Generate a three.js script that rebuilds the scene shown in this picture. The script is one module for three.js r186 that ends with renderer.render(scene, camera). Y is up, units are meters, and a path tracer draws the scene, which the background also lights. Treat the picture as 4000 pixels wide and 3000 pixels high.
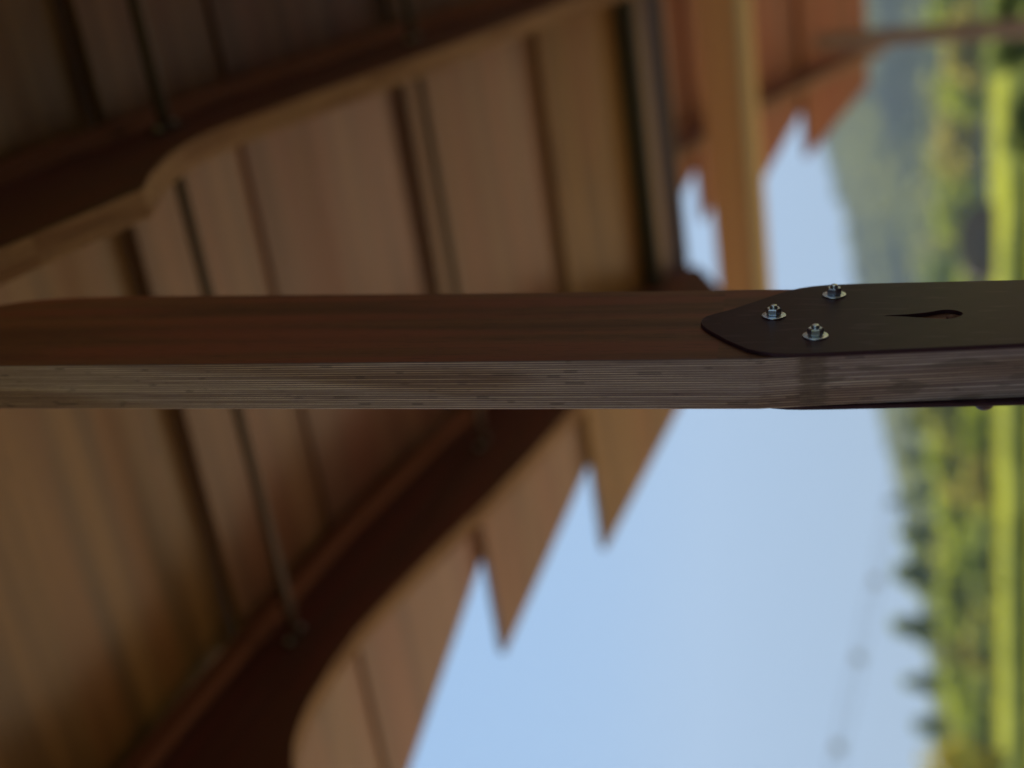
import * as THREE from 'three';
import { mergeGeometries } from 'three/addons/utils/BufferGeometryUtils.js';
import { ImprovedNoise } from 'three/addons/math/ImprovedNoise.js';

// ---------------------------------------------------------------- camera (the photo lies on its side: image up is world +x)
const EYE = 1.0, R2D = Math.PI / 180;
const scene = new THREE.Scene();
const camera = new THREE.PerspectiveCamera(37.65, 4 / 3, 0.05, 6000);
camera.position.set(0, EYE, 0);
camera.up.set(1, 0, 0);
const PITCH = 22.8045 * R2D;
camera.lookAt(0, EYE + Math.sin(PITCH), -Math.cos(PITCH));
camera.focus = 1.63;
camera.userData.fStop = 1.0;

// ---------------------------------------------------------------- renderer, exposure
const renderer = new THREE.WebGLRenderer({ antialias: true });
renderer.setSize(1024, 768);
renderer.toneMapping = THREE.LinearToneMapping;
renderer.toneMappingExposure = 2.4;
renderer.shadowMap.enabled = true;

// ---------------------------------------------------------------- sky: clear pale blue air, whiter towards the horizon
{
  const W = 64, H = 256, d = new Float32Array(W * H * 4);
  const stops = [[-1, .20, .22, .20], [-.02, .40, .45, .47], [0, .55, .68, .83], [.12, .40, .59, .86], [.3, .28, .52, .90], [.55, .27, .49, .86], [1, .20, .40, .76]];
  for (let j = 0; j < H; j++) {
    const y = Math.sin(((j + .5) / H - .5) * Math.PI);
    let k = 0; while (k < stops.length - 2 && y > stops[k + 1][0]) k++;
    const A = stops[k], B = stops[k + 1], t = Math.min(1, Math.max(0, (y - A[0]) / (B[0] - A[0])));
    for (let i = 0; i < W; i++) { const o = (j * W + i) * 4; for (let c = 0; c < 3; c++) d[o + c] = .41 * (c ? 1 : .93) * (A[c + 1] + (B[c + 1] - A[c + 1]) * t); d[o + 3] = 1; }
  }
  const sky = new THREE.DataTexture(d, W, H, THREE.RGBAFormat, THREE.FloatType);
  sky.mapping = THREE.EquirectangularReflectionMapping; sky.magFilter = sky.minFilter = THREE.LinearFilter;
  sky.colorSpace = THREE.LinearSRGBColorSpace; sky.needsUpdate = true;
  scene.background = sky; scene.environment = sky;
}
// ---------------------------------------------------------------- sun: beyond the shelter, a little to the left, about 50 degrees up and out of the picture
const sun = new THREE.DirectionalLight(new THREE.Color(1, .90, .74), 4.8);
sun.position.set(-16, 75, -60);
sun.castShadow = true;
Object.assign(sun.shadow.camera, { left: -120, right: 120, top: 120, bottom: -120, near: 1, far: 400 });
sun.shadow.mapSize.set(4096, 4096);
scene.add(sun, sun.target);
scene.fog = new THREE.FogExp2(new THREE.Color(.62, .78, 1), 0.00045);

// ---------------------------------------------------------------- helpers
let seed = 7;
const rnd = () => { seed = (seed + 0x6D2B79F5) | 0; let t = Math.imul(seed ^ (seed >>> 15), 1 | seed); t = (t + Math.imul(t ^ (t >>> 7), 61 | t)) ^ t; return ((t ^ (t >>> 14)) >>> 0) / 4294967296; };
const rr = (a, b) => a + (b - a) * rnd();
const perlin = new ImprovedNoise();
const nz = (x, y, z = 0) => perlin.noise(x, y, z);
const V = (x, y, z) => new THREE.Vector3(x, y, z);
const used = {};
function numbered(n) { const k = used[n] = (used[n] ?? -1) + 1; return k ? `${n}_${String(k).padStart(3, '0')}` : n; }
function mesh(name, geo, mat, parent) { const m = new THREE.Mesh(geo, mat); m.name = name; m.castShadow = m.receiveShadow = true; parent.add(m); return m; }
function thing(name, label, category, group, pos = [0, 0, 0]) {
  const o = new THREE.Group(); o.name = numbered(name); o.userData = { label, category }; if (group) o.userData.group = group;
  o.position.set(...pos); scene.add(o); return o;
}
function geoFrom(pos, uv, idx) {
  const g = new THREE.BufferGeometry();
  g.setAttribute('position', new THREE.Float32BufferAttribute(pos, 3));
  g.setAttribute('uv', new THREE.Float32BufferAttribute(uv, 2));
  if (idx) g.setIndex(idx);
  g.computeVertexNormals(); return g;
}
const lin = (r, g, b) => new THREE.Color().setRGB(r, g, b);

// a plate cut from a sheet: outline pts [[a,w],...] in the (y,z) plane, from x0 to x1; returns the two faces and the cut edge, with a small chamfer
function sheet(pts, x0, x1, ch = .0015, holes = []) {
  const area = pts.reduce((s, p, i) => { const q = pts[(i + 1) % pts.length]; return s + p[0] * q[1] - q[0] * p[1]; }, 0);
  if (area < 0) pts = pts.slice().reverse();
  const n = pts.length;
  const inset = pts.map((p, i) => {
    const a = pts[(i + n - 1) % n], b = pts[(i + 1) % n];
    const e1 = [p[0] - a[0], p[1] - a[1]], e2 = [b[0] - p[0], b[1] - p[1]];
    const l1 = Math.hypot(...e1) || 1, l2 = Math.hypot(...e2) || 1;
    const n1 = [-e1[1] / l1, e1[0] / l1], n2 = [-e2[1] / l2, e2[0] / l2];
    const m = [n1[0] + n2[0], n1[1] + n2[1]], k = Math.max(.4, m[0] * n1[0] + m[1] * n1[1]);
    return [p[0] + m[0] * ch / k, p[1] + m[1] * ch / k];
  });
  const shape = new THREE.Shape(inset.map(p => new THREE.Vector2(p[0], p[1])));
  for (const h of holes) shape.holes.push(new THREE.Path(h.map(p => new THREE.Vector2(p[0], p[1]))));
  const flat = new THREE.ShapeGeometry(shape), fp = flat.attributes.position, fi = flat.index.array;
  const pos = [], uv = [], idx = [];
  for (const [x, flip] of [[x0, 1], [x1, 0]]) {
    const o = pos.length / 3;
    for (let i = 0; i < fp.count; i++) { pos.push(x, fp.getX(i), fp.getY(i)); uv.push(fp.getX(i), fp.getY(i)); }
    for (let i = 0; i < fi.length; i += 3) flip ? idx.push(o + fi[i], o + fi[i + 2], o + fi[i + 1]) : idx.push(o + fi[i], o + fi[i + 1], o + fi[i + 2]);
  }
  const faces = geoFrom(pos, uv, idx);
  const ep = [], eu = []; let s = 0;
  const quad = (A, B, C, D, ua, ub, va, vb) => { ep.push(...A, ...B, ...C, ...A, ...C, ...D); eu.push(ua, va, ub, va, ub, vb, ua, va, ub, vb, ua, vb); };
  const run = (P, Q) => {
    s = 0;
    for (let i = 0; i < P.length; i++) {
      const p = P[i], q = P[(i + 1) % P.length], a = Q[i], b = Q[(i + 1) % P.length], L = Math.hypot(q[0] - p[0], q[1] - p[1]);
      quad([x0 + ch, ...p], [x0 + ch, ...q], [x1 - ch, ...q], [x1 - ch, ...p], p[0], q[0], 0.02, .98);
      quad([x0, ...a], [x0, ...b], [x0 + ch, ...q], [x0 + ch, ...p], p[0], q[0], 0, .02);
      quad([x1 - ch, ...p], [x1 - ch, ...q], [x1, ...b], [x1, ...a], p[0], q[0], .98, 1);
      s += L;
    }
  };
  run(pts, inset);
  for (const h of holes) for (let i = 0; i < h.length; i++) { const p = h[i], q = h[(i + 1) % h.length]; quad([x0, ...q], [x0, ...p], [x1, ...p], [x1, ...q], p[0], q[0], 0, 1); }
  return { faces, edge: geoFrom(ep, eu) };
}
// rounds the listed corners of an outline
function smooth(pts, k = 3) {
  const c = new THREE.CatmullRomCurve3(pts.map(p => V(p[0], p[1], 0)), true, 'centripetal');
  return c.getPoints(pts.length * k).slice(0, -1).map(p => [p.x, p.y]);
}

// ---------------------------------------------------------------- textures
function dataTex(w, h, fn, srgb = true, rep = true) {
  const d = new Uint8Array(w * h * 4);
  for (let j = 0; j < h; j++) for (let i = 0; i < w; i++) {
    const c = fn(i, j), o = (j * w + i) * 4;
    for (let k = 0; k < 3; k++) d[o + k] = Math.max(0, Math.min(255, Math.round(c[k] * 255))); d[o + 3] = 255;
  }
  const t = new THREE.DataTexture(d, w, h); if (srgb) t.colorSpace = THREE.SRGBColorSpace;
  t.magFilter = THREE.LinearFilter; t.minFilter = THREE.LinearMipmapLinearFilter; t.generateMipmaps = true;
  if (rep) t.wrapS = t.wrapT = THREE.RepeatWrapping; t.needsUpdate = true; return t;
}
const mix = (a, b, t) => a + (b - a) * t, mix3 = (A, B, t) => [mix(A[0], B[0], t), mix(A[1], B[1], t), mix(A[2], B[2], t)];
const sst = (a, b, x) => { const t = Math.max(0, Math.min(1, (x - a) / (b - a))); return t * t * (3 - 2 * t); };
// rotary-cut veneer face: long streaks along u, stain patches
function veneer(w, h, A, B, C, sd, fine = 1) {
  return dataTex(w, h, (i, j) => {
    const u = i / w * 4, v = j / h * 4;
    let s = .5 + .7 * nz(u * .6, v * 3.5, sd) + .22 * nz(u * 2.2, v * 15, sd + 3) + .18 * fine * nz(u * 20, v * 110, sd + 5) + .22 * (fine - 1) * nz(u * 7, v * 60, sd + 8);
    const r = sst(-.15, .35, nz(u * .8 + 7, v * 2.2, sd + 9));
    let c = mix3(mix3(A, B, Math.max(0, Math.min(1, s))), C, r * .55);
    const knot = sst(.62, .72, nz(u * 2.5 + 3, v * 12, sd + 14)); c = mix3(c, [c[0] * .6, c[1] * .6, c[2] * .6], knot);
    if (fine > 1) { const pore = sst(.42, .6, nz(u * 9, v * 150, sd + 20)); c = mix3(c, [c[0] * .55, c[1] * .5, c[2] * .5], pore * .7); if (nz(i * .31, j * .31, 51) > .74) c = mix3(c, [.72, .62, .52], .6); }
    return c;
  }, true);
}
// laminated edge: u along the timber (one tile = 1.8 m from a = -0.55), v across its 26 veneers
const EDGE_L = 1.8, EDGE_A0 = -.55;
function plyEdge(w, h, n, pale, dark, patchAt) {
  const ply = Array.from({ length: n + 1 }, (_, k) => ({ t: rr(-.12, .12), f: rr(0, 90), g: rr(.75, 1.1) }));
  return dataTex(w, h, (i, j) => {
    const a = EDGE_A0 + i / w * EDGE_L; let v = j / h;
    const low = patchAt ? 1 - sst(-.14, -.11, a) : 0;
    const wob = .0025 * nz(a * 5, v * 3, 2) + low * .012 * nz(a * 6, v * 5, 8);
    const p = (v + wob) * n, k = Math.max(0, Math.min(n, Math.floor(p))), fr = p - Math.floor(p), q = ply[k];
    const line = Math.exp(-((fr - .5) ** 2) / (low > .5 ? .05 : .028));            // the pale glue line between two veneers
    const fib = .5 + .5 * nz(a * 26 + q.f, v * n * 1.3, 4) + .35 * nz(a * 130, v * n * 3, 6);
    const fade = low ? .35 + .65 * sst(-.25, .3, nz(a * 3 + 2, k * .9, 12)) : .3 + .7 * sst(-.4, .25, nz(a * 4, k * .9, 12));
    let t = line * fade * q.g + .22 * fib + q.t;
    const gap = .45 * sst(.42, .58, nz(a * 24 + q.f, k * 3.3, 21)) * (1 - .7 * line);
    let c = mix3(dark, pale, Math.max(0, Math.min(1, t)));
    const tone = nz(a * 2.2, v * 1.4, 31); c = mix3(c, [c[0] * .82, c[1] * .74, c[2] * .66], sst(.0, .4, tone) * .7);
    c = mix3(c, [.16, .11, .12], gap * .8);
    if (patchAt) {
      const pt = sst(-.152, -.138, a + .010 * nz(v * 9, 6, 5)) * (1 - sst(-.118, -.100, a + .012 * nz(v * 12, 3, 5)));
      c = mix3(c, mix3([.33, .26, .23], [.47, .38, .31], .5 + .6 * nz(a * 60, v * 20, 17)), pt * .5);
      if (pt > .5 && nz(a * 300, v * 46, 44) > .45) c = mix3(c, [.62, .54, .42], .7);
      const scuff = low * sst(.28, .5, nz(a * 14, v * 5, 40)); c = mix3(c, [.46, .38, .33], scuff * .5);
    }
    return c;
  }, true, true);
}
const T = {
  post: veneer(1024, 512, [.42, .25, .16], [.56, .35, .225], [.62, .31, .23], 1.3, 1.6),
  boardA: veneer(512, 512, [.345, .26, .205], [.51, .39, .30], [.44, .30, .235], 4.1),
  boardB: veneer(512, 512, [.34, .245, .21], [.48, .36, .30], [.44, .285, .24], 8.7),
  boardC: veneer(512, 512, [.35, .27, .165], [.52, .405, .245], [.46, .315, .185], 12.4),
  red: veneer(512, 256, [.40, .23, .12], [.54, .33, .165], [.50, .265, .145], 25.3),
  rib: veneer(512, 256, [.27, .145, .13], [.36, .195, .165], [.39, .165, .15], 16.9),
  edge: plyEdge(2048, 256, 21, [.96, .85, .77], [.53, .42, .40], true),
  ribEdge: plyEdge(1024, 128, 21, [.68, .56, .42], [.36, .27, .20], false),
  gold: veneer(512, 256, [.56, .345, .09], [.69, .45, .13], [.62, .37, .11], 21.2),
};
function wood(map, rep, rough = .75, bump = .0006) {
  const t = map.clone(); t.repeat.set(...rep); t.needsUpdate = true;
  return new THREE.MeshStandardMaterial({ map: t, roughness: rough, bumpMap: t, bumpScale: bump });
}
const M = {
  postFace: wood(T.post, [.5, 2.2], .62, .0004),
  postEdge: (() => { const t = T.edge.clone(); t.repeat.set(1 / EDGE_L, 1); t.offset.set(-EDGE_A0 / EDGE_L, 0); t.needsUpdate = true; return new THREE.MeshStandardMaterial({ map: t, roughness: .85, bumpMap: t, bumpScale: .0008 }); })(),
  boards: [wood(T.boardA, [.25, .8], .27, .0002), wood(T.boardB, [.21, .7], .28, .0002), wood(T.boardC, [.28, .9], .28, .0002)],
  farBoards: [wood(T.red, [.25, .8], .6), wood(T.red, [.31, .9], .6), wood(T.red, [.22, .7], .6)],
  rib: wood(T.rib, [.4, 1.6], .7),
  ribEdge: wood(T.ribEdge, [.55, 1], .85),
  ledger: new THREE.MeshStandardMaterial({ color: lin(.20, .075, .04), roughness: .7 }),
  gold: wood(T.gold, [.4, 1.5], .6),
  goldPale: new THREE.MeshStandardMaterial({ color: lin(.42, .26, .08), roughness: .7 }),
  darkSteel: new THREE.MeshStandardMaterial({ color: lin(.016, .014, .014), roughness: .6 }),
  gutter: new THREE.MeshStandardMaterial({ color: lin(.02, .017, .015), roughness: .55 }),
  weathered: new THREE.MeshStandardMaterial({ color: lin(.11, .08, .07), roughness: .8 }),
  zinc: new THREE.MeshStandardMaterial({ color: lin(.72, .78, .86), roughness: .36, metalness: 1 }),
  plated: new THREE.MeshStandardMaterial({ color: lin(.5, .5, .52), roughness: .45, metalness: .4 }),
  rod: new THREE.MeshStandardMaterial({ color: lin(.05, .03, .024), roughness: .35 }),

};
// dark textured paint on the steel shoe
{
  const g = dataTex(512, 512, (i, j) => { const k = .5 + .32 * nz(i * .55, j * .55, 2) + .25 * nz(i * .19, j * .19, 6); return [k, k, k]; }, false);
  g.repeat.set(6, 6);
  const c = dataTex(512, 512, (i, j) => {
    const k = .5 + .5 * nz(i * .02, j * .02, 3) + .3 * nz(i * .25, j * .25, 5), s = (nz(i * .4, j * .4, 30) > .6 ? .09 : 0) + .05 * sst(.25, .5, nz(i * .012 + 3, j * .05, 33)) + (nz(i * .008, j * .6, 37) > .63 ? .07 : 0);
    return mix3([.235, .135, .165], [.285, .165, .195], k).map(x => x + s);
  });
  c.repeat.set(3, 3);
  M.shoe = new THREE.MeshPhysicalMaterial({ map: c, roughness: .42, specularIntensity: .3, bumpMap: g, bumpScale: .00022 });
}

// ---------------------------------------------------------------- ground: one sheet, paved pad by the shelter, meadow beyond, wooded hill on the right
const hillAt = (x, z) => {
  const prof = 66 + .225 * x + 14 * nz(x * .006, 1.5, 3) * sst(-300, -100, x);
  const w = sst(-330, -900, z);
  return Math.max(0, Math.max(0, prof) * sst(-420, 60, x) * w * 1.0);
};
function groundSheet(x0, x1, z0, z1, nx, nzz, fn, yoff = 0) {
  const pos = [], uv = [], idx = [];
  for (let j = 0; j <= nzz; j++) for (let i = 0; i <= nx; i++) {
    const x = x0 + (x1 - x0) * i / nx, z = z0 + (z1 - z0) * j / nzz; pos.push(x, fn(x, z) + yoff, z); uv.push(x, z);
  }
  for (let j = 0; j < nzz; j++) for (let i = 0; i < nx; i++) { const a = j * (nx + 1) + i, b = a + 1, c = a + nx + 1, d = c + 1; idx.push(a, c, b, b, c, d); }
  return geoFrom(pos, uv, idx);
}
const grassTex = dataTex(512, 512, (i, j) => {
  const u = i / 512 * 16, v = j / 512 * 16, k = .5 + .5 * nz(u * .7, v * .7, 2) + .35 * nz(u * 3, v * 3, 5) + .3 * nz(u * 11, v * 11, 8);
  return mix3([.46, .49, .06], [.60, .58, .09], Math.max(0, Math.min(1, k)));
});
grassTex.repeat.set(1 / 40, 1 / 40);
const gravelTex = dataTex(512, 512, (i, j) => { const k = .5 + .5 * nz(i * .35, j * .35, 1) + .3 * nz(i * .03, j * .03, 4); return mix3([.62, .54, .44], [.78, .69, .57], Math.max(0, Math.min(1, k))); });
gravelTex.repeat.set(1 / 2, 1 / 2);
const earthTex = dataTex(512, 512, (i, j) => { const k = .5 + .5 * nz(i * .22, j * .22, 1) + .4 * nz(i * .03, j * .03, 4); return mix3([.36, .26, .19], [.48, .35, .26], Math.max(0, Math.min(1, k))); });
earthTex.repeat.set(1 / 2, 1 / 2);
const forestTex = dataTex(512, 512, (i, j) => {
  const u = i / 512 * 24, v = j / 512 * 24, k = .5 + .7 * nz(u * .5, v * .5, 2) + .4 * nz(u * 3, v * 3, 5);
  return mix3([.16, .21, .09], [.28, .33, .12], Math.max(0, Math.min(1, k)));
});
forestTex.repeat.set(1 / 250, 1 / 250);
{
  const m = mesh('meadow_ground', groundSheet(-3000, 3000, 200, -330, 24, 12, () => 0), new THREE.MeshPhysicalMaterial({ map: grassTex, roughness: 1, specularIntensity: .1 }), scene); m.userData.kind = 'structure';
  const h = mesh('wooded_hill', groundSheet(-3000, 3000, -330, -3000, 220, 90, (x, z) => hillAt(x, z)), new THREE.MeshPhysicalMaterial({ map: forestTex, roughness: 1, specularIntensity: .1 }), scene); h.userData.kind = 'structure';
  const e = mesh('earth_floor', groundSheet(-9, 26, 10, -2.6, 4, 4, () => 0, .004), new THREE.MeshPhysicalMaterial({ map: earthTex, roughness: 1, specularIntensity: .1 }), scene); e.userData.kind = 'structure';
  const p = mesh('gravel_pad', groundSheet(-20, 26, -2.6, -19, 4, 4, () => 0, .004), new THREE.MeshPhysicalMaterial({ map: gravelTex, roughness: 1, specularIntensity: .1 }), scene); p.userData.kind = 'structure';
}

// ---------------------------------------------------------------- shelter roofs: local x = across the ribs (c), y up, z = along the ribs (s)
const ROOF_TURN = 153.3236 * R2D, SKEW = -.07537, C2 = 2.47;
const skew = c => SKEW * (c - C2);
// one lapped roof board: near edge (s0,y0), far edge (s1,y1), from c = cr to the slanted cut at the tip
function boardGeo(s0, y0, s1, y1, cr, cTip, cVal, th = .045) {
  const dn = [y1 - y0, s1 - s0], L = Math.hypot(...dn), ny = dn[1] / L, ns = -dn[0] / L;
  const cols = 6, pos = [], uv = [], idx = [];
  const P = (c, s, y, top) => [c, y + (top ? th * ny : 0), s + skew(c) + (top ? th * ns : 0)];
  const q = (A, B, C, D, ...u) => { const o = pos.length / 3; pos.push(...A, ...B, ...C, ...D); uv.push(...u); idx.push(o, o + 1, o + 2, o, o + 2, o + 3); };
  const s0a = s0 - .045, y0a = y0 - (y1 - y0) / (s1 - s0) * .045;
  for (let i = 0; i < cols; i++) {
    const a = i / cols, b = (i + 1) / cols;
    const n0 = mix(cr, cTip, a), n1 = mix(cr, cTip, b), f0 = mix(cr, cVal, a), f1 = mix(cr, cVal, b);
    q(P(n0, s0a, y0a), P(n1, s0a, y0a), P(f1, s1, y1), P(f0, s1, y1), n0, 0, n1, 0, f1, L, f0, L);
    q(P(n0, s0a, y0a, 1), P(f0, s1, y1, 1), P(f1, s1, y1, 1), P(n1, s0a, y0a, 1), n0, 0, f0, L, f1, L, n1, 0);
    q(P(n0, s0a, y0a, 1), P(n1, s0a, y0a, 1), P(n1, s0a, y0a), P(n0, s0a, y0a), n0, 0, n1, 0, n1, th, n0, th);
    q(P(f0, s1, y1), P(f1, s1, y1), P(f1, s1, y1, 1), P(f0, s1, y1, 1), f0, 0, f1, 0, f1, th, f0, th);
  }
  q(P(cTip, s0a, y0a), P(cTip, s0a, y0a, 1), P(cVal, s1, y1, 1), P(cVal, s1, y1), 0, 0, 0, th, L, th, L, 0);
  q(P(cr, s0a, y0a), P(cr, s1, y1), P(cr, s1, y1, 1), P(cr, s0a, y0a, 1), 0, 0, L, 0, L, th, 0, th);
  return geoFrom(pos, uv, idx);
}
const box = (x, y, z, cx, cy, cz) => new THREE.BoxGeometry(x, y, z).translate(cx, cy, cz);
function alongBoards(geo, c, s, y) { return geo.rotateY(-Math.atan(SKEW)).translate(c, y, s + skew(c)); }   // local x along the boards
const nutGeo = (() => { const g = new THREE.CylinderGeometry(.013, .013, .013, 6).toNonIndexed(); g.rotateZ(Math.PI / 2); return g; })();
const ribShift = (c, s) => c === .571 ? .022 * (s - 2.9) : 0;     // the second rib stands a degree askew
function roof(label, seams, ribs, ribBottom, cr, cTip, cVal, rods, lap, woods = M.boards) {
  const g = thing('shelter_roof', label, 'roof', 'lapped board shelter roofs'); g.rotation.y = ROOF_TURN;
  seams.slice(0, -1).forEach(([s, y], i) => {
    const [s1, y1] = seams[i + 1], last = i === seams.length - 2;
    mesh('roof_board', boardGeo(s, y + EYE, s1, y1 + EYE + (last ? 0 : s1 === 3.5 ? .35 * lap : lap), cr, cTip + (s1 < 3.6 ? .42 : 0) + .03 * nz(i * 3.1, 2), cVal + (s1 < 3.6 ? .62 : 0) + .02 * nz(i * 2.7, 5)), woods[[0, 1, 0, 1, 0, 1, 0, 1, 2, 0, 1, 0, 2][i % 13]], g);
  });
  for (const c of ribs) {
    const top = seams.map(([s, y]) => [y + EYE - .004, s]).filter(p => p[1] >= ribBottom[0][0] && p[1] <= ribBottom.at(-1)[0]);
    const interp = s => { for (let i = 0; i < seams.length - 1; i++) if (s <= seams[i + 1][0]) { const t = (s - seams[i][0]) / (seams[i + 1][0] - seams[i][0]); return mix(seams[i][1], seams[i + 1][1], t) + EYE - .004; } return seams.at(-1)[1] + EYE - .004; };
    const b = c === 2.47 ? ribLowOuter : ribBottom, s0 = b[0][0], s1 = b.at(-1)[0];
    const outline = [...b.map(([s, y]) => [y + EYE, s]), [interp(s1), s1], ...top.reverse().filter(p => p[1] > s0 + .02 && p[1] < s1 - .02), [interp(s0), s0]].map(([y, s]) => [y, s]);
    const sh = sheet(outline, c, c + .075, .003);
    for (const k of ['faces', 'edge']) { const p = sh[k].attributes.position; for (let i = 0; i < p.count; i++) p.setX(i, p.getX(i) + ribShift(c, p.getZ(i))); }
    const fu = sh.faces.attributes.uv; for (let i = 0; i < fu.count; i++) { const a = fu.getX(i); fu.setXY(i, fu.getY(i), a); }
    // run the edge texture along s
    const eu = sh.edge.attributes.uv, e = sh.edge.attributes.position; for (let i = 0; i < eu.count; i++) eu.setX(i, e.getZ(i));
    const r = mesh('rib', sh.faces, M.rib, g);
    mesh('laminated_edge', sh.edge, M.ribEdge, r);
    // ledger strip along the top of the rib, under the boards
    const lg = [];
    for (let s = s0 + .1; s < s1 - 1.4; s += .4) { const y0 = interp(s) - .055, y1 = interp(s + .4) - .055, q = box(.05, .075, Math.hypot(.4, y1 - y0) + .004, 0, 0, 0); q.rotateX(-Math.atan2(y1 - y0, .4)); q.translate(c - .0265 + ribShift(c, s + .2), (y0 + y1) / 2, s + .2); lg.push(q); }
    mesh('ledger', mergeGeometries(lg), M.ledger, r);
  }
  const bays = [[ribs[0] - 1.9, ribs[0]], ...ribs.slice(0, -1).map((c, i) => [c + .075, ribs[i + 1]])];
  for (const [s, y] of rods) for (const [a, b] of bays) {
    const L = b - a, k = new THREE.CylinderGeometry(.021, .021, L, 14).rotateZ(Math.PI / 2);
    const rod = mesh('tie_rod', alongBoards(k, (a + b) / 2, s, y + EYE), M.rod, g);
    const sb = s + skew(b); const bx = b + ribShift(b, s), fl = box(.008, .05, .12, bx - .004, y + EYE, sb); mesh('flange', fl, M.darkSteel, rod);
    for (const d of [-.042, .042]) mesh('nut', nutGeo.clone().translate(bx - .014, y + EYE, sb + d), M.plated, rod);
  }
  return g;
}
const ribLow = [[-6.6, 2.02], [-1, 2.02], [.6, 2.0], [1.722, 1.941], [2.0, 1.918], [2.14, 1.905], [2.167, 1.901], [2.2, 1.915], [2.26, 1.955], [2.344, 2.005], [2.40, 2.033], [2.475, 2.070], [2.56, 2.108], [2.662, 2.140], [2.75, 2.158], [2.85, 2.166], [3.0, 2.156], [3.213, 2.122], [3.508, 2.065], [3.79, 2.005], [4.13, 1.95], [4.528, 1.90], [5.0, 1.84], [5.4, 1.76], [5.7, 1.66], [5.92, 1.54], [6.06, 1.42], [6.12, 1.42], [6.2, 1.46], [6.5, 1.62], [6.57, 1.66]];
const ribLowOuter = [...ribLow.filter(p => p[0] < 1.9), [1.95, 1.915], [2.02, 1.912], [2.06, 1.94], [2.12, 1.99], [2.186, 2.05], [2.281, 2.105], [2.374, 2.136], [2.473, 2.156], [2.673, 2.172], [2.879, 2.170], ...ribLow.filter(p => p[0] > 2.95)];
const near = roof('near lapped plank roof overhead, carried on two curved dark timber ribs',
  [[-6.6, 2.66], [-5.6, 2.66], [-4.6, 2.66], [-3.6, 2.66], [-2.6, 2.66], [-1.6, 2.66], [-.6, 2.65], [.4, 2.64], [1.5, 2.63], [2.82, 2.62], [3.5, 2.6], [4.66, 2.47], [5.69, 2.17], [6.5, 1.83]],
  [-3.23, -1.33, .571, 2.47], ribLow, -9, 3.95, 3.36, [[-.2, 2.44], [1.35, 2.43], [2.79, 2.4], [4.27, 2.22]], .06);
{
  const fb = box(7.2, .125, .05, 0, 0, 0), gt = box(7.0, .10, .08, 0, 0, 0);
  mesh('fascia', alongBoards(fb, -.3, 6.6, 1.80 + EYE), M.weathered, near);
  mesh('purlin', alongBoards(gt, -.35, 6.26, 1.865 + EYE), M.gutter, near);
}
const far = roof('farther lapped plank roof behind the golden beam, ends cut to points',
  [[8.2, 2.98], [9.1, 2.72], [10.12, 2.42], [11.05, 2.07], [12.0, 1.70], [12.95, 1.18]],
  [.9, 2.42], [[8.25, 2.55], [9.2, 2.35], [10.1, 2.08], [11.0, 1.75], [12.0, 1.36], [12.8, .98]], -3.6, 3.32, 2.84, [], .06, M.farBoards);
// golden cross beam and posts of the farther shelter
{
  const b = thing('cross_beam', 'golden timber cross beam with a paler lower rail in front of the far roof', 'beam'); b.rotation.y = ROOF_TURN;
  mesh('beam_body', alongBoards(box(8.0, .325, .14, 0, 0, 0), .15, 9.07, 1.9375 + EYE), M.gold, b);
  mesh('lower_rail', alongBoards(box(8.0, .085, .2, 0, 0, 0), .15, 9.06, 1.73 + EYE), M.goldPale, b);
  const p = thing('round_post', 'slim brown timber post standing under the far roof', 'post', null, [3.26, 0, -11.4]);
  const pg = new THREE.CylinderGeometry(.075, .095, 2.55, 20); mesh('pole', pg.translate(0, 1.275, 0), new THREE.MeshStandardMaterial({ color: lin(.19, .12, .075), roughness: .8 }), p); p.rotation.z = -.045;
  mesh('foot_collar', new THREE.CylinderGeometry(.15, .15, .2, 20).translate(0, .1, 0), M.darkSteel, p);
}

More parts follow.
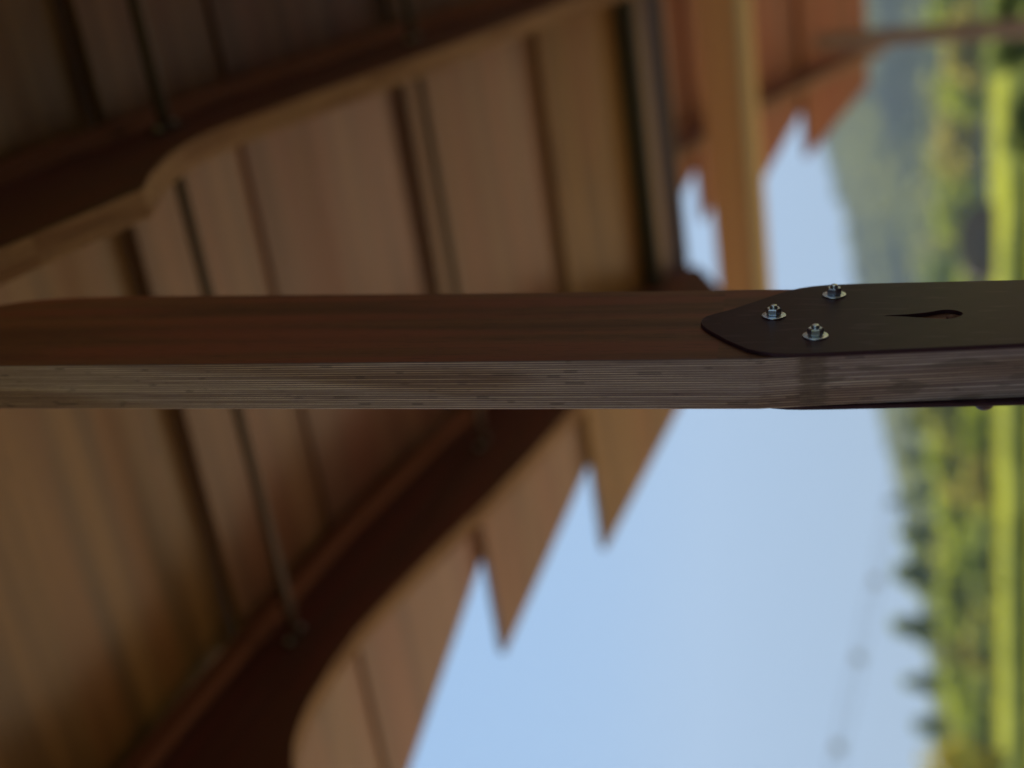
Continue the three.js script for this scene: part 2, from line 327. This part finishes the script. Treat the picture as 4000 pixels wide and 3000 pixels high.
// ---------------------------------------------------------------- foreground post with its steel shoe: local x = through the thickness, y = up the post, z = across the wide face
{
  const a = V(-.00470327, .98635683, .16455419), td = V(-.92043565, .06004995, -.38625409), w = V(.39086583, .1532782, -.90759556);
  const C1 = V(.03381558, .33743213 + EYE, -1.52209644), FOOT = C1.y / a.y;
  const post = thing('laminated_post', 'brown laminated timber post with bolted dark steel shoe, sharp across the foreground', 'post');
  post.applyMatrix4(new THREE.Matrix4().makeBasis(td, a, w).setPosition(C1.clone().addScaledVector(a, -FOOT)));
  const inner = new THREE.Group();
  const up = (g) => g.translate(0, FOOT, 0);
  const outline = [[1.72, .02], [1.5, .004], [1.12, 0], [.29, -.001], [.017, 0], [-.055, .0], [-.085, .004], [-.146, .0125], [-.395, .038], [-.8, .085], [-.95, .11],
    [-.95, .20], [-.8, .235], [-.42, .284], [-.22, .290], [-.13, .292], [-.05, .2975], [.05, .3], [.44, .313], [.88, .335], [1.1, .345], [1.21, .345], [1.27, .339], [1.31, .328], [1.345, .308], [1.42, .285], [1.72, .25]];
  const sh = sheet(outline, 0, .075, .0016);
  mesh('post_body', up(sh.faces), M.postFace, post);
  mesh('laminated_edge', up(sh.edge), M.postEdge, post);
  // teardrop slot through both plates
  const slot = smooth([[-.2289, .1444], [-.262, .1495], [-.291, .157], [-.312, .166], [-.328, .162], [-.335, .149], [-.326, .134], [-.308, .127], [-.285, .1325], [-.258, .1398]], 4);
  const plate = smooth([[.0285, .138], [.0255, .156], [.0105, .169], [-.0116, .184], [-.0588, .2318], [-.0926, .2640], [-.1325, .2870], [-.19, .2955]], 5).slice(0, 36);
  const outl = [[.0285, .126], [.0290, .134], [.0278, .146], [.0225, .1575], [.0105, .168], [-.0116, .1845], [-.0588, .2318], [-.0800, .2535], [-.0960, .2675], [-.1140, .2795], [-.1350, .2880], [-.1600, .2930], [-.2173, .2950], [-.4413, .2937], [-.8, .25], [-1.3, .21],
    [-1.3, .085], [-.8, .078], [-.3921, .0285], [-.1453, .0035], [-.1150, .0012], [-.0930, .0010], [-.0740, .0040], [-.0560, .0105], [-.0400, .0210], [-.0119, .0545], [.0171, .0985], [.0245, .113]];
  const pl = sheet(outl, -.0065, -.0005, .0008, [slot]);
  const plm = mesh('steel_plate', up(mergeGeometries([pl.faces.toNonIndexed(), pl.edge])), M.shoe, post);
  // far plate, its rim shows along the outer edge of the timber
  const ol2 = outl.map(([p, q]) => [p, q < .15 ? q + .012 - .044 * Math.min(.45, Math.max(0, -p - .08)) : q - .003]);
  const pl2 = sheet(ol2, .0755, .0815, .0008);
  mesh('steel_plate', up(mergeGeometries([pl2.faces.toNonIndexed(), pl2.edge])), M.shoe, post);
  mesh('foot_plate', up(box(.12, .02, .3, .0375, -FOOT + .012, .15)), M.shoe, post);
  mesh('foot_blade', up(box(.0745, .38, .1, .0375, -FOOT + .21, .15)), M.shoe, post);
  // three bolts: washer, hexagon nut with washer face, projecting threaded end
  const washerG = new THREE.LatheGeometry([[.0065, 0], [.0172, 0], [.0178, .0008], [.0172, .0022], [.0065, .0024]].map(p => new THREE.Vector2(...p)), 36);
  const hex = (() => {
    const r = .0112, H = .0098, pr = [[.0055, 0], [r * .93, 0], [r, .0012], [r, H - .0016], [r * .86, H], [.0055, H]];
    const g = new THREE.LatheGeometry(pr.map(p => new THREE.Vector2(...p)), 6).toNonIndexed(); g.computeVertexNormals(); return g;
  })();
  const thread = (() => { const p = [[0, .0205]]; p.unshift([.0048, .0200]); const pr = []; for (let y = .004; y < .0155; y += .0009) { pr.push([.0058, y], [.0051, y + .00045]); } pr.push([.0050, .0162], [.0044, .0172], [0, .0172]); return new THREE.LatheGeometry(pr.map(q => new THREE.Vector2(...q)), 20); })();
  [[-.0754, .1518, .3], [-.1642, .2402, .12], [-.1316, .0656, .52]].forEach(([y, z, turn]) => {
    const put = (g, off) => g.clone().rotateY(turn).translate(0, off, 0).rotateZ(Math.PI / 2).translate(-.0066, y + FOOT, z);
    const bolt = mesh('bolt', put(thread, .0), M.zinc, post);
    mesh('washer', put(washerG, 0), M.zinc, bolt);
    mesh('nut', put(hex, .0029), M.zinc, bolt);
  });
  mesh('slot_pin', up(new THREE.SphereGeometry(.0065, 14, 10).scale(.6, 1, 1).translate(-.004, -.318, .139)), M.ledger, post);
  // domed bolt heads on the far plate, one peeping past the lower edge
  for (const [y, z] of [[-.352, .056], [-.0754, .1518]]) mesh('bolt_head', up(new THREE.SphereGeometry(.0135, 16, 10).scale(.9, 1, 1).translate(.083, y, z - .012)), M.shoe, post);
}

// ---------------------------------------------------------------- trees, hedge, hillside wood
function leafGeo(pts, size, flat = .5) {            // small two-triangle leaf sprays at the given points
  const pos = [], uv = [], idx = [];
  for (const p of pts) {
    const d = V(rr(-1, 1), rr(-flat, flat), rr(-1, 1)).normalize(), e = V(rr(-1, 1), rr(-1, 1), rr(-1, 1)).cross(d).normalize(), s = size * rr(.6, 1.4), o = pos.length / 3;
    const A = p.clone().addScaledVector(d, s), B = p.clone().addScaledVector(e, s * .55), C = p.clone().addScaledVector(d, -s), D = p.clone().addScaledVector(e, -s * .55);
    for (const q of [A, B, C, D]) pos.push(q.x, q.y, q.z); uv.push(0, 0, 1, 0, 1, 1, 0, 1); idx.push(o, o + 1, o + 2, o, o + 2, o + 3);
  }
  return geoFrom(pos, uv, idx);
}
const leafMat = (r, g, b, tr = .35) => new THREE.MeshPhysicalMaterial({ color: lin(r, g, b), roughness: 1, specularIntensity: .15, transmission: tr, thickness: 0, side: THREE.DoubleSide });
const L = {
  lime: leafMat(.33, .37, .03, .6), olive: leafMat(.30, .30, .05, .6), mid: leafMat(.19, .24, .04, .5), gold: leafMat(.40, .34, .06, .6), fir: leafMat(.28, .32, .09, .65),
};
const bark = new THREE.MeshStandardMaterial({ color: lin(.10, .075, .055), roughness: .95 });
function broadCrown(rx, ry, n, size) {
  const clumps = Array.from({ length: 16 }, () => { const t = rr(0, 6.283), q = Math.cbrt(rnd()), y = rr(-.85, 1); return [Math.cos(t) * q * Math.sqrt(1 - y * y * .8), y, Math.sin(t) * q * Math.sqrt(1 - y * y * .8), rr(.22, .42)]; });
  const pts = [];
  for (let i = 0; i < n; i++) { const c = clumps[i % 16], d = V(rr(-1, 1), rr(-1, 1), rr(-1, 1)).normalize().multiplyScalar(c[3] * Math.pow(rnd(), .35)); pts.push(V((c[0] * .7 + d.x) * rx, (c[1] * .72 + d.y) * ry, (c[2] * .7 + d.z) * rx)); }
  return leafGeo(pts, size);
}
function firCrown(h, r, n) {
  const pts = []; for (let i = 0; i < n; i++) { const t = .05 + .95 * Math.pow(rnd(), .9), y = h * (1 - t), lay = .75 + .25 * Math.sin(y * 9 / h * 6.28), q = r * t * lay * Math.sqrt(rnd()), a = rr(0, 6.283); pts.push(V(Math.cos(a) * q, y - q * .25, Math.sin(a) * q)); }
  return leafGeo(pts, r * .17, .35);
}
function trunk(h, r) { return new THREE.CylinderGeometry(r * .45, r, h, 8).translate(0, h / 2, 0); }
function limbs(h, r, y) { const g = []; for (let i = 0; i < 5; i++) { const l = new THREE.CylinderGeometry(r * .15, r * .4, h, 5).translate(0, h / 2, 0).rotateZ(rr(.4, .9)).rotateY(i * 1.26 + rr(-.3, .3)).translate(0, y, 0); g.push(l); } return mergeGeometries(g); }
const at = (px, py, z) => { const f = 4400, r = (1500 - py) / f, u = (2000 - px) / f, k = z / (Math.cos(PITCH) - u * Math.sin(PITCH)); return [r * k, EYE + k * (Math.sin(PITCH) + u * Math.cos(PITCH)), -z]; };  // where a sight line meets a given distance
function broad(py, px, z, rx, mat, label, group) {
  const [x, top] = at(px, py, z), t = thing('leafy_tree', label, 'tree', group, [x, 0, -z]), ry = top * .46;
  const tr = mesh('trunk', trunk(top * .6, top * .03), bark, t); mesh('limb', limbs(top * .35, top * .03, top * .3), bark, tr);
  mesh('crown', broadCrown(rx, ry, 900, rx * .11).translate(0, top - ry, 0), mat, t); return t;
}
function fir(py, px, z, r, mat, label, group) {
  const [x, top] = at(px, py, z), t = thing('conifer_tree', label, 'tree', group, [x, 0, -z]);
  mesh('trunk', trunk(top * .95, top * .018), bark, t); mesh('crown', firCrown(top * .9, r * 1.7, 2400).translate(0, top * .1, 0), mat, t); return t;
}
// tree line left of the post (lower half of the picture), from the post outwards
const G1 = 'tree line across the meadow', G2 = 'trees at the foot of the hill';
fir(1640, 3535, 165, 4.2, L.mid, 'green conifer just clear of the foreground post in the tree line', G1);
fir(1790, 3500, 160, 2.6, L.fir, 'dark conifer second from the foreground post, above the meadow trees', G1);
fir(1905, 3555, 240, 6.0, L.fir, 'broad hazy blue conifer behind the tree line', G1);
fir(1960, 3450, 250, 2.4, L.fir, 'tall thin hazy conifer, tallest point of the tree line', G1);
fir(2085, 3505, 160, 3.4, L.fir, 'dark green conifer just past the tall hazy one', G1);
fir(2150, 3545, 170, 3.2, L.fir, 'short dark conifer joining two broader ones', G1);
fir(2235, 3485, 165, 4.4, L.fir, 'broadest dark conifer in the middle of the tree line', G1);
fir(2300, 3560, 170, 3.0, L.fir, 'dark conifer on the shoulder of the broadest one, beside a gap', G1);
fir(2445, 3475, 160, 3.2, L.fir, 'solitary dark conifer with sky gaps on both sides', G1);
fir(2660, 3520, 165, 2.4, L.fir, 'small thin conifer alone between two sky gaps', G1);
fir(2830, 3560, 160, 2.6, L.fir, 'conifer next to the golden bush, before the last gap', G1);
fir(2890, 3640, 165, 2.6, L.fir, 'low conifer behind the golden bush', G1);
const lowSpots = [[1640, 3560, 'olive'], [1740, 3600, 'lime'], [1850, 3660, 'gold'], [1950, 3640, 'lime'], [2060, 3650, 'lime'], [2170, 3650, 'olive'], [2270, 3650, 'lime'], [2370, 3660, 'lime'], [2470, 3650, 'olive'], [2570, 3670, 'lime'], [2670, 3660, 'lime'], [2770, 3670, 'olive'], [2870, 3690, 'lime'], [2960, 3690, 'mid']];
const ordinal = ['nearest the foreground post', 'second from the post', 'third from the post', 'fourth from the post', 'fifth from the post', 'sixth from the post', 'seventh from the post', 'eighth from the post', 'ninth from the post', 'tenth from the post', 'eleventh from the post', 'twelfth from the post', 'thirteenth from the post', 'farthest from the post'];
lowSpots.forEach(([py, px, k], i) => broad(py, px, 118 + (i * 37 % 17), 4.6, L[k], `sunlit yellow-green leafy tree below the conifers, ${ordinal[i]}`, G1));
const shade = [[2080, 3800], [2300, 3800], [2500, 3800], [2680, 3800], [2860, 3810]];
shade.forEach(([py, px], i) => broad(py, px, 86 + i * 2, 1.6, L.fir, `dark low shrub at the meadow edge, ${['first', 'second', 'third', 'fourth', 'fifth'][i]} counted from the post`, 'dark shrubs at the meadow edge'));
const words = ['first', 'second', 'third', 'fourth', 'fifth', 'sixth', 'seventh', 'eighth', 'ninth', 'tenth', 'eleventh', 'twelfth'];
words.forEach((w, i) => broad(1650 + i * 112, 3745 + (i * 53 % 40), 92 + (i * 29 % 11), 2.9, L[['lime', 'olive', 'gold', 'lime', 'lime', 'mid'][i % 6]], `low sunlit bush before the tree line, ${w} counted from the foreground post`, 'bushes before the tree line'));
// sunlit bush cut by the picture's edge
{
  const t = thing('golden_bush', 'golden sunlit bush in the picture corner beside the tree line', 'bush', null, [-11.2, 0, -35]);
  mesh('stem', limbs(1.6, .12, .05), bark, t); mesh('crown', broadCrown(1.6, 1.5, 1500, .12).translate(-.3, 1.35, 0), L.gold, t);
}
// trees at the foot of the hill on the right
const footSpots = [[40, 3620, 'lime', 170], [160, 3690, 'gold', 150], [300, 3680, 'lime', 160], [430, 3620, 'olive', 210], [560, 3640, 'gold', 190], [690, 3600, 'olive', 220], [800, 3640, 'lime', 200], [930, 3640, 'olive', 230], [1050, 3600, 'mid', 220], [1090, 3720, 'lime', 150]];
footSpots.forEach(([py, px, k, z], i) => broad(py, px, z, 7, L[k], `leafy tree at the foot of the hill, ${['first', 'second', 'third', 'fourth', 'fifth', 'sixth', 'seventh', 'eighth', 'ninth', 'tenth'][i]} counting in from the picture edge`, G2));
// brown barn with a rounded roof
{
  const b = thing('timber_barn', 'low dark brown barn with a rounded roof beyond the sunlit meadow', 'barn', null, [15.4, 0, -134]); b.scale.set(.6, .78, .6);
  const brown = new THREE.MeshStandardMaterial({ color: lin(.10, .055, .032), roughness: .9 }), rf = new THREE.MeshStandardMaterial({ color: lin(.09, .055, .038), roughness: .85 });
  mesh('wall', box(13, 2.4, 8, 0, 1.2, 0), brown, b);
  const sp = new THREE.Shape(); sp.moveTo(-6.9, 0); sp.bezierCurveTo(-6.2, 1.6, -3, 2.6, 0, 2.6); sp.bezierCurveTo(3, 2.6, 6.2, 1.6, 6.9, 0); sp.lineTo(-6.9, 0);
  mesh('roof', new THREE.ExtrudeGeometry(sp, { depth: 9, bevelEnabled: false, curveSegments: 10 }).translate(0, 2.402, -4.5), rf, b);
  const d = mesh('door', box(2.6, 2.2, .08, -1, 1.1, 4.045), rf, b); mesh('handle', box(.12, .3, .08, -.1, 1.1, 4.125), M.darkSteel, d);
}
// dark hedge between the shelter and the meadow
{
  const n = 15000, p = []; for (let i = 0; i < n; i++) { const x = rr(-14, 14); p.push(V(x, rr(.0, .5 + .16 * nz(x * .55, 2)), -30 + rr(-.6, .6))); }
  const h = thing('low_hedge', 'low dark hedge along the near side of the meadow', 'hedge'); mesh('foliage', leafGeo(p, .10), L.fir, h);
  for (const [x, z, r, lb] of [[6.6, -23, .95, 'rounded dark shrub by the picture edge, larger of two'], [5.0, -24, .7, 'rounded dark shrub beside the far post, smaller of two']]) {
    const t = thing('dark_shrub', lb, 'shrub', 'dark shrubs before the meadow', [x, 0, z]); mesh('stem', limbs(.5, .05, .02), bark, t); mesh('crown', broadCrown(r * 1.4, r * .62, 4200, .10).translate(0, r * .45, 0), L.fir, t);
  }
}
// hillside wood, too far off to count
{
  const g = broadCrown(1, 1, 110, .32), cnt = 5200, im = new THREE.InstancedMesh(g, new THREE.MeshPhysicalMaterial({ color: lin(1, 1, 1), roughness: 1, specularIntensity: .15, transmission: .5, thickness: 0, side: THREE.DoubleSide }), cnt), m4 = new THREE.Matrix4(), col = new THREE.Color();
  for (let i = 0; i < cnt; i++) {
    const z = rr(-360, -960), x = rr(-260, 480) * (-z / 900), s = rr(4, 9), k = nz(x * .012, z * .012, 4) + rr(-.25, .25);
    m4.compose(V(x, hillAt(x, z) + s * .6, z), new THREE.Quaternion().setFromAxisAngle(V(0, 1, 0), rr(0, 6.28)), V(s, s * rr(.9, 1.4), s)); im.setMatrixAt(i, m4);
    if (k > .05) col.setRGB(.30, .30, .05); else if (k > -.2) col.setRGB(.17, .19, .06); else col.setRGB(.09, .11, .05); im.setColorAt(i, col);
  }
  im.name = 'hillside_wood'; im.castShadow = im.receiveShadow = true; im.userData = { kind: 'stuff', label: 'hazy wooded hillside rising behind the far shelter', category: 'forest' }; scene.add(im);
}
// overhead cables with marker balls
{
  const A = V(-23.5, 8.05 + EYE, -55.5), B = V(2, 4.6 + EYE, -87);
  const t = thing('marker_cable', 'thin overhead cable strung with dark marker balls against the sky', 'cable');
  for (const o of [0, .55]) mesh('cable', new THREE.TubeGeometry(new THREE.CatmullRomCurve3([0, .25, .5, .75, 1].map(k => A.clone().lerp(B, k).add(V(0, -.5 * 4 * k * (1 - k) * .3 - o, o * .2)))), 40, .025, 6), M.darkSteel, t);
  for (const [x, y, z] of [[-19.04, 7.17, -61], [-15.42, 6.64, -66], [-11.7, 6.02, -70]]) mesh('marker_ball', new THREE.SphereGeometry(.3, 20, 14).translate(x, y + EYE, z), new THREE.MeshStandardMaterial({ color: lin(.22, .2, .22), roughness: .6 }), t);
}
renderer.render(scene, camera);
